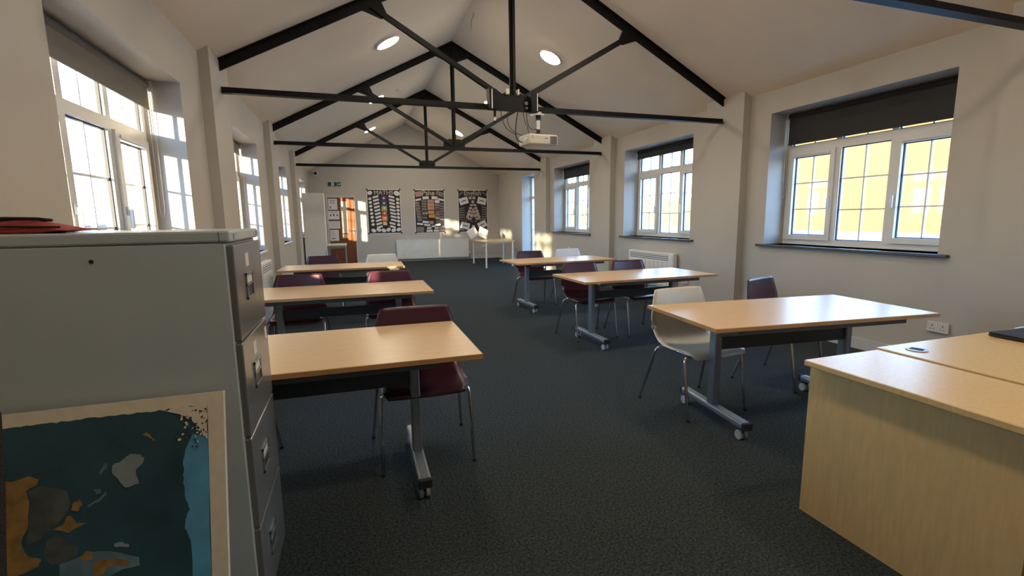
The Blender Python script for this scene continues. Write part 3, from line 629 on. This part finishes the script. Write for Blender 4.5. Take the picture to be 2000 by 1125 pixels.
for (x0, x1, z0, z1, l, kind) in ((-.64, -.378, 1.672, 2.005, 'portrait notice at the top of the door', 0), (-.662, -.335, 1.38, 1.635, 'landscape notice with three small pictures on the door', 1), (-.668, -.330, 1.095, 1.325, 'landscape notice packed with lines on the door', 2), (-.640, -.386, .722, 1.058, 'lowest portrait notice on the door', 3)):
    n = thing('notice', l, 'notice', ((x0+x1)/2, YE-.0375, (z0+z1)/2), 0, 'notices on the door')
    hw, hh = (x1-x0)/2, (z1-z0)/2
    MB().box(-hw, hw, -.002, 0, -hh, hh).build('sheet', 'paper', n)
    b = MB()
    if kind == 0: b.box(-.08, .08, -.0028, -.0021, .10, .115).box(-.07, -.03, -.0028, -.0021, .03, .055).box(.0, .06, -.0028, -.0021, .03, .05).box(-.09, -.065, -.0028, -.0021, -.13, -.06)
    if kind == 1:
        b.box(-.12, .12, -.0028, -.0021, .085, .095)
        for x in (-.09, 0, .10): b.box(x-.018, x+.018, -.0028, -.0021, -.03, .02+(.02 if x == 0 else 0))
    if kind == 2:
        for z in range(7): b.box(-.13, .13, -.0028, -.0021, .08-z*.025, .0835-z*.025)
    if kind == 3:
        for z in range(5): b.box(-.09, random.uniform(-.02, .07), -.0028, -.0021, .12-z*.04, .127-z*.04)
        b.box(-.09, .02, -.0028, -.0021, -.11, -.085)
    b.build('print', 'ink', n)
sg = thing('exit_sign', 'green emergency exit sign with running figure and arrow above the door', 'sign', (-.42, YE, 2.445))
MB().rbox(-.19, .19, -.02, 0, -.065, .065, .004, 1).build('sign_panel', 'white', sg)
MB().box(-.185, .072, -.022, -.0205, -.06, .06).box(.082, .185, -.022, -.0205, -.06, .06).build('green_field', 'green', sg)
b = MB(); b.rect((-.055, -.024, 0), .075, .10, .0015).prism([(.10, .012), (.10, -.012), (.14, -.012), (.14, -.035), (.178, 0), (.14, .035), (.14, .012)], 'y', -.024, -.0225); b.build('pictogram', 'white', sg)
b = MB(); b.disc((-.048, -.026, .034), .009, .009, .0015).rect((-.055, -.026, .005), .016, .04, .0015, -.3).rect((-.066, -.026, -.025), .008, .035, .0015, -.6).rect((-.042, -.026, -.024), .008, .035, .0015, .5).rect((-.040, -.026, .012), .026, .007, .0015, .5).rect((-.070, -.026, .010), .022, .007, .0015, .5)
b.build('running_figure', 'green', sg)
cc = thing('dome_camera', 'small white dome camera with black lens in the far left corner', 'camera', (-.94, YE, 2.76))
MB().cyl((0, -.02, 0), (0, 1, 0), .065, .04, 20, .072).build('base', 'white', cc)
b = MB(); b.tube([(0, -.04, 0), (0, -.06, 0), (0, -.075, 0), (0, -.082, 0)], [.05, .044, .028, .006], 16); b.build('dome', 'rubber', cc)
# posters
class Cards:
    def __init__(s, t, name, m): s.a = (name, m, t)
    def rect(s, *q): MB().rect(*q).build(*s.a); return s
    def disc(s, *q): MB().disc(*q).build(*s.a); return s
def poster(x0, x1, z0, z1, label, title, tm):
    t = thing('poster', label, 'poster', ((x0+x1)/2, YE, (z0+z1)/2), 0, 'subject display posters')
    hw, hh = (x1-x0)/2, (z1-z0)/2
    MB().box(-hw, hw, -.006, 0, -hh, hh).build('border', 'titlegold' if title == 'x' else 'card', t)
    MB().box(-hw+.022, hw-.022, -.0075, -.0061, -hh+.022, hh-.025).build('sheet', 'posterbg', t)
    b = Cards(t, 'corner_tack', 'rubber')
    for a in (-1, 1):
        for c in (-1, 1): b.rect((a*(hw-.015), -.012, c*(hh-.015)), .045, .045, .0055, .78)
    if title: text_on(title, .185 if title == 'MATHS' else .22, (0 if title != 'Pshe' else -.03, -.009, hh-.115), tm, t, 'lettering', .004)
    return t, hw, hh
Y1, Y2 = -.0095, -.0115
t, hw, hh = poster(.50, 1.54, .905, 2.31, 'dark maths poster with coloured squares between rows of white ovals', 'MATHS', 'titlegrey')
b = Cards(t, 'answer_card', 'card')
for i in range(8):
    z = .40-i*.115
    b.disc((-.425+.008*i, Y1, z), .052, .042, .002, 14, .3); b.disc((.425-.0*i, Y1, z-.02), .055, .045, .002, 14, -.4)
b.disc((-.42, Y1, .58), .075, .06, .002, 16, .4); b.disc((.405, Y1, .57), .095, .075, .002, 16, -.5)
for i, (x, r) in enumerate(((-.36, -.4), (-.20, -.4), (-.05, -.5), (.10, .5), (.26, .4), (.42, .4))): b.disc((x, Y1, -.595+.02*(i % 2)), .075, .055, .002, 16, r)
for i in range(10):
    z = .46-i*.105
    b.rect((-.25+.009*i, Y1, z), .18, .06, .002, .28); b.rect((.235+.006*i-(.05 if i > 7 else 0), Y1, z), .18, .06, .002, -.28)
for (m, z, s) in (('cardpurple', .41, '+'), ('cardblue', .255, '×'), ('cardgreen', .10, '÷'), ('cardred', -.06, '<'), ('cardorange', -.22, '='), ('cardorange', -.38, '%')):
    q = MB().rect((0, Y1, z), .165 if z > -.3 else .14, .15 if z > -.3 else .11, .002).build('coloured_square', m, t)
    text_on(s, .15, (0, -.0115, z), 'card', q, 'symbol', .004)
t, hw, hh = poster(1.965, 2.955, .893, 2.303, 'dark poster headed Pshe crowded with photographs and word cards', 'Pshe', 'titlegold')
b = Cards(t, 'word_card', 'card'); g = Cards(t, 'grey_photograph', 'cardgrey'); p = Cards(t, 'pink_photograph', 'cardpink'); o = Cards(t, 'orange_card', 'cardorange')
for (x, z, ww, h2, r) in ((-.12, .44, .2, .09, .1), (.17, .44, .2, .09, -.12), (.38, .38, .19, .06, -.25), (-.36, .38, .19, .06, .2), (-.15, -.34, .2, .07, -.12), (-.33, -.40, .2, .06, -.12), (-.10, -.44, .2, .06, -.15), (.24, -.44, .19, .06, .15), (-.04, -.54, .14, .06, 0), (.20, -.54, .12, .06, 0), (-.03, -.63, .2, .07, 0), (.2, -.63, .19, .07, 0), (.10, -.48, .12, .05, 0), (.25, .32, .15, .10, 0), (-.16, -.05, .15, .09, 0)): b.rect((x, Y1, z), ww, h2, .002, r)
for i in range(7):
    g.rect((-.40+.01*i, Y1, .27-i*.09), .14, .075, .002, random.uniform(-.1, .1)); g.rect((-.18, Y1, .33-i*.085 if i < 6 else -.2), .16, .06, .002); g.rect((.40, Y1, .25-i*.085), .13, .06, .002, random.uniform(-.12, .12))
    if i < 5: g.rect((.25, Y1, .20-i*.1), .15, .08, .002)
g.rect((.34, Y1, .57), .24, .14, .002, -.4); g.rect((-.33, Y1, -.58), .24, .17, .002, -.1); g.rect((.38, Y1, -.57), .22, .17, .002, .15)
for z in (.33, .10, -.36): p.rect((.04, Y1, z), .22 if z > 0 else .14, .11, .002)
p.rect((-.34, Y1, .56), .22, .16, .002, .15); p.rect((.25, Y1, .05), .14, .08, .002)
o.rect((.04, Y1, .215), .22, .10, .002).rect((.04, Y1, -.03), .2, .10, .002).rect((.06, Y1, -.15), .2, .1, .002)
t, hw, hh = poster(3.40, 4.42, .89, 2.30, 'dark poster headed English with a letter A made of cards', 'English', 'titlegrey')
b = Cards(t, 'large_card', 'card'); g = Cards(t, 'word_strip', 'cardgrey'); p = Cards(t, 'small_card', 'cardpale')
for (x, z, r) in ((-.31, .34, .28), (.31, .34, -.25), (-.28, -.48, -.25), (.31, -.45, .45)):
    b.rect((x, Y1, z), .30, .22, .002, r)
q = Cards(t, 'card_print', 'ink')
for (x, z, r) in ((-.31, .34, .28), (.31, .34, -.25), (-.28, -.48, -.25), (.31, -.45, .45)): q.rect((x, Y2, z), .16, .03, .0015, r)
for i in range(6):
    g.rect((-.38, Y1, .10-i*.075), .19, .035, .002, .3-.08*i); g.rect((.39, Y1, .12-i*.075), .18, .035, .002, -.3+.1*i)
for (x, z, r) in ((-.30, -.30, -.35), (.29, -.27, .45), (-.09, -.31, -.5), (.12, -.31, .5), (-.40, .58, .7), (.40, .58, -.6), (-.38, -.62, -.3), (.38, -.62, .3)): g.rect((x, Y1, z), .17, .04, .002, r)
for (x, z) in ((-.09, .44), (.04, .44), (0, .31), (.0, -.51), (-.06, -.62)): p.rect((x, Y1, z), .095, .09, .002)
for k in range(5):
    f = k/4; p.rect((-.05-.14*f, Y1, .20-f*.40), .10, .06+.05*f, .002, .2-.2*f); p.rect((.07+.13*f, Y1, .20-f*.40), .10, .06+.05*f, .002, -.2+.2*f)
p.rect((-.05, Y1, -.15), .1, .1, .002).rect((.07, Y1, -.15), .1, .1, .002).rect((-.12, Y1, -.25), .15, .05, .002).rect((.15, Y1, -.25), .15, .05, .002)
MB().prism([(-.09, -.08), (.10, -.08), (.01, .13)], 'y', Y1, Y1+.002).build('pink_triangle', 'cardpink', t)
# radiator on the end wall
rd = thing('radiator', 'long white panel radiator below the posters', 'radiator', (2.52, YE-.06, .05))
b = MB(); n = 68; x0, x1 = -1.17, 1.17; prev = None
for side in (0,):
    vs = []; fs = []
    for i in range(n*2+1):
        x = x0+(x1-x0)*i/(n*2); y = -.055 if i % 2 == 0 else -.044
        vs += [(x, y, .03), (x, y, .625)]
    for i in range(n*2): fs.append((2*i, 2*i+2, 2*i+3, 2*i+1))
    b.add(vs, fs)
b.build('ribbed_panel', 'radiator', rd)
MB().box(x0, x1, -.044, .03, .03, .625).build('body', 'radiator', rd)
MB().rbox(x0-.012, x1+.012, -.06, .035, .62, .645, .004, 1).build('top_grille', 'radiator', rd)
for s in (-1, 1): MB().rbox(s*1.176-.008, s*1.176+.008, -.058, .035, .025, .63, .003, 1).build('side_panel', 'radiator', rd)
vv = MB().cyl((1.21, 0, .08), (0, 0, 1), .012, .16, 8).build('valve', 'chrome', rd); MB().cyl((1.225, -.01, .17), (0, 0, 1), .022, .07, 12).build('valve_head', 'white', vv)
for x in (-1.0, 1.0): MB().box(x-.015, x+.015, .03, .06, .1, .55).build('wall_bracket', 'radiator', rd)
# electric panel heaters
def heater(name, side, y0, y1, z0, z1, label):
    wx = WR if side > 0 else WL
    t = thing(name, label, 'heater', (wx, (y0+y1)/2, z0), 0, 'electric panel heaters on the side walls')
    hy = (y1-y0)/2; H_ = z1-z0; X = lambda d: -side*d
    MB().rbox(*sorted((X(.03), X(.11))), -hy, hy, 0, H_, .012, 2).build('casing', 'radiator', t)
    MB().box(X(0), X(.03), -hy+.05, hy-.05, .05, H_-.05).build('wall_bracket', 'grille', t)
    MB().box(X(.109), X(.1115), -hy+.12, hy-.05, H_-.125, H_-.03).build('outlet_recess', 'grille', t)
    b = MB()
    for k in range(3): b.box(X(.1115), X(.115), -hy+.12, hy-.05, H_-.11+k*.03, H_-.098+k*.03)
    b.build('outlet_slats', 'radiator', t)
    nr = 9
    for k in range(nr):
        a = -hy+.13+(2*hy-.19)*k/nr; MB().rbox(*sorted((X(.108), X(.122))), a+.006, a+(2*hy-.19)/nr-.006, .03, H_-.14, .005, 1).build('front_rib', 'radiator', t)
    MB().rbox(*sorted((X(.105), X(.118))), -hy+.015, -hy+.10, .02, H_-.02, .004, 1).build('control_panel', 'radiator', t)
heater('panel_heater', 1, 6.23, 7.49, .22, .775, 'white electric panel heater under the right hand window')
heater('panel_heater', -1, 6.30, 7.18, .30, .845, 'white electric panel heater on the left wall beside the filing cabinet')
# wall sockets
def socket(x, y, z, face, wdt, label):
    t = thing('wall_socket', label, 'socket', (x, y, z), {'x': -math.pi/2, 'y': 0}[face], 'wall sockets')
    MB().rbox(-wdt/2, wdt/2, -.022, 0, -.046, .046, .005, 2).build('faceplate', 'steelgrey', t)
    b = MB()
    for cx in ((-.04, .04) if wdt > .12 else (0,)):
        b.box(cx-.004, cx+.004, -.0235, -.0221, .008, .02).box(cx-.016, cx-.008, -.0235, -.0221, -.018, -.012).box(cx+.008, cx+.016, -.0235, -.0221, -.018, -.012)
    b.build('pin_holes', 'ink', t)
    MB().box(-.012, .0, -.0265, -.0221, .015, .035).build('switch', 'white', t)
socket(WR, 2.69, .365, 'x', .165, 'double wall socket just above the teacher desk')
socket(WR, 6.06, .37, 'x', .15, 'wall socket beside the electric heater under the middle right table')
socket(4.26, YE, .42, 'y', .15, 'wall socket on the end wall behind the corner table')
socket(WR, 10.2, .62, 'x', .09, 'small white wall switch left of the white chair')
# ------------------------------------------------------------------ far furniture
cu = thing('tall_cupboard', 'tall plain white cupboard in the far left corner', 'cupboard', (-.905, 12.97, 0))
MB().rbox(-.225, .285, .02, .45, .0, 2.03, .006, 1).build('carcass', 'white', cu)
for (a, c) in ((-.222, .282),):
    d = MB().rbox(a, c, 0, .019, .06, 2.025, .004, 1).build('door', 'white', cu)
    MB().box(.255, .267, -.018, 0, .45, .59).build('handle', 'silver', d)
st = thing('side_table', 'small cream side table in front of the brown door', 'table', (-.38, 13.35, 0))
MB().rbox(-.23, .23, -.35, .35, .70, .735, .004, 1).build('tabletop', 'cream', st)
for sx_ in (-1, 1):
    for sy_ in (-1, 1): MB().tube([(sx_*.20, sy_*.32, .70), (sx_*.20, sy_*.32, 0)], .016, 8).build('leg', 'silver', st)
MB().box(-.2, .2, -.33, -.315, .64, .70).build('apron', 'silver', st); MB().box(-.2, .2, .315, .33, .64, .70).build('apron', 'silver', st)
ct = thing('corner_table', 'trapezoid table with white legs in the far right corner', 'table', (3.93, 13.25, 0))
poly = [(-.56, -.72), (.40, -.48), (.50, .80), (-.54, .95)]
MB().prism(poly, 'z', .705, .73).build('tabletop', 'beech', ct)
MB().prism([(x*.9, y*.9) for x, y in poly], 'z', .66, .704).build('apron', 'silver', ct)
for (x, y) in poly: MB().tube([(x*.86, y*.9, .70), (x*.86, y*.9, 0)], .024, 10).build('leg', 'white', ct)
for i, (x, z, r, l) in enumerate(((3.44, .735, .55, 'left pinkish paper sheet propped on the corner table'), (3.66, .735, -.45, 'right pinkish paper sheet propped on the corner table'))):
    me = MB(); vs = []; fs = []
    for a in range(5):
        for c_ in range(5): u = (a/4-.5)*.30; v = c_/4*.36; vs.append((u*math.cos(r)-v*math.sin(r)*.6, .10+.25*v+.03*math.sin(3*u), u*math.sin(r)+v*math.cos(r)*.8+.075))
    for a in range(4):
        for c_ in range(4): fs.append((a*5+c_, (a+1)*5+c_, (a+1)*5+c_+1, a*5+c_+1))
    me.add(vs, fs, True); m_ = me.mesh('paper_sheet'); bm = bmesh.new(); bm.from_mesh(m_); bmesh.ops.solidify(bm, geom=bm.faces[:], thickness=.0015); bm.to_mesh(m_); bm.free()
    lo = min(v.co.z for v in m_.vertices); m_.transform(Matrix.Translation((0, 0, -lo)))
    o = tag(link('paper_sheet', m_, 'pinkpaper'), l, 'paper', 'loose papers on the corner table'); o.location = (x, 13.7, .731)
# ------------------------------------------------------------------ outside
struct(MB().box(-90, 90, -60, 120, -.35, -.15).build('ground', 'ground'))
nb = thing('neighbour_building', 'amber rendered building seen through the large right window', 'building', (40, 20.0, -.15))
MB().box(0, 9, -40, 24, 0, 8.0).build('wall', 'buff', nb)
MB().box(-.12, 9.12, -40.12, 24.12, 8.0, 8.1).build('roof_coping', 'ground', nb)
fe = thing('boundary_fence', 'honey coloured fence seen through the far right windows', 'fence', (40, 59, -.15))
for k in range(70): MB().box(0, .03, -14.6+.8*k, -14.6+.8*k+.785, .05, 3.7).build('fence_board', 'fence', fe)
for k in range(24): MB().box(.03, .12, -14.6+2.4*k, -14.5+2.4*k, 0, 3.75).build('fence_post', 'fence', fe)
gw = thing('brick_garden_wall', 'low brick wall seen at the bottom of the nearest left window', 'wall', (-7.5, 14, -.15))
MB().box(-.12, .12, -14, 20, 0, 1.42).build('brickwork', 'brick', gw); MB().box(-.16, .16, -14, 20, 1.42, 1.48).build('coping', 'ground', gw)
for (a, c, l) in ((2.40, 3.62, 'unseen screen added outside to shade the third left window'), (-.80, .52, 'unseen screen added outside to shade the second left window')):  # unseen screens, added to keep sun off the lower panes of two windows
    sh = thing('sun_blocker', l, 'screen', (-6.2, (a+c)/2, -.15), 0, 'unseen sun blockers added outside the left wall'); hw = (c-a)/2
    for k in range(8): MB().box(-.015, .015, -hw+2*hw*k/8, -hw+2*hw*(k+1)/8-.004, .05, 3.05).build('board', 'fence', sh)
    for q in (-1, 1): MB().box(-.05, .05, q*hw-.05, q*hw+.05, 0, 3.1).build('post', 'fence', sh)
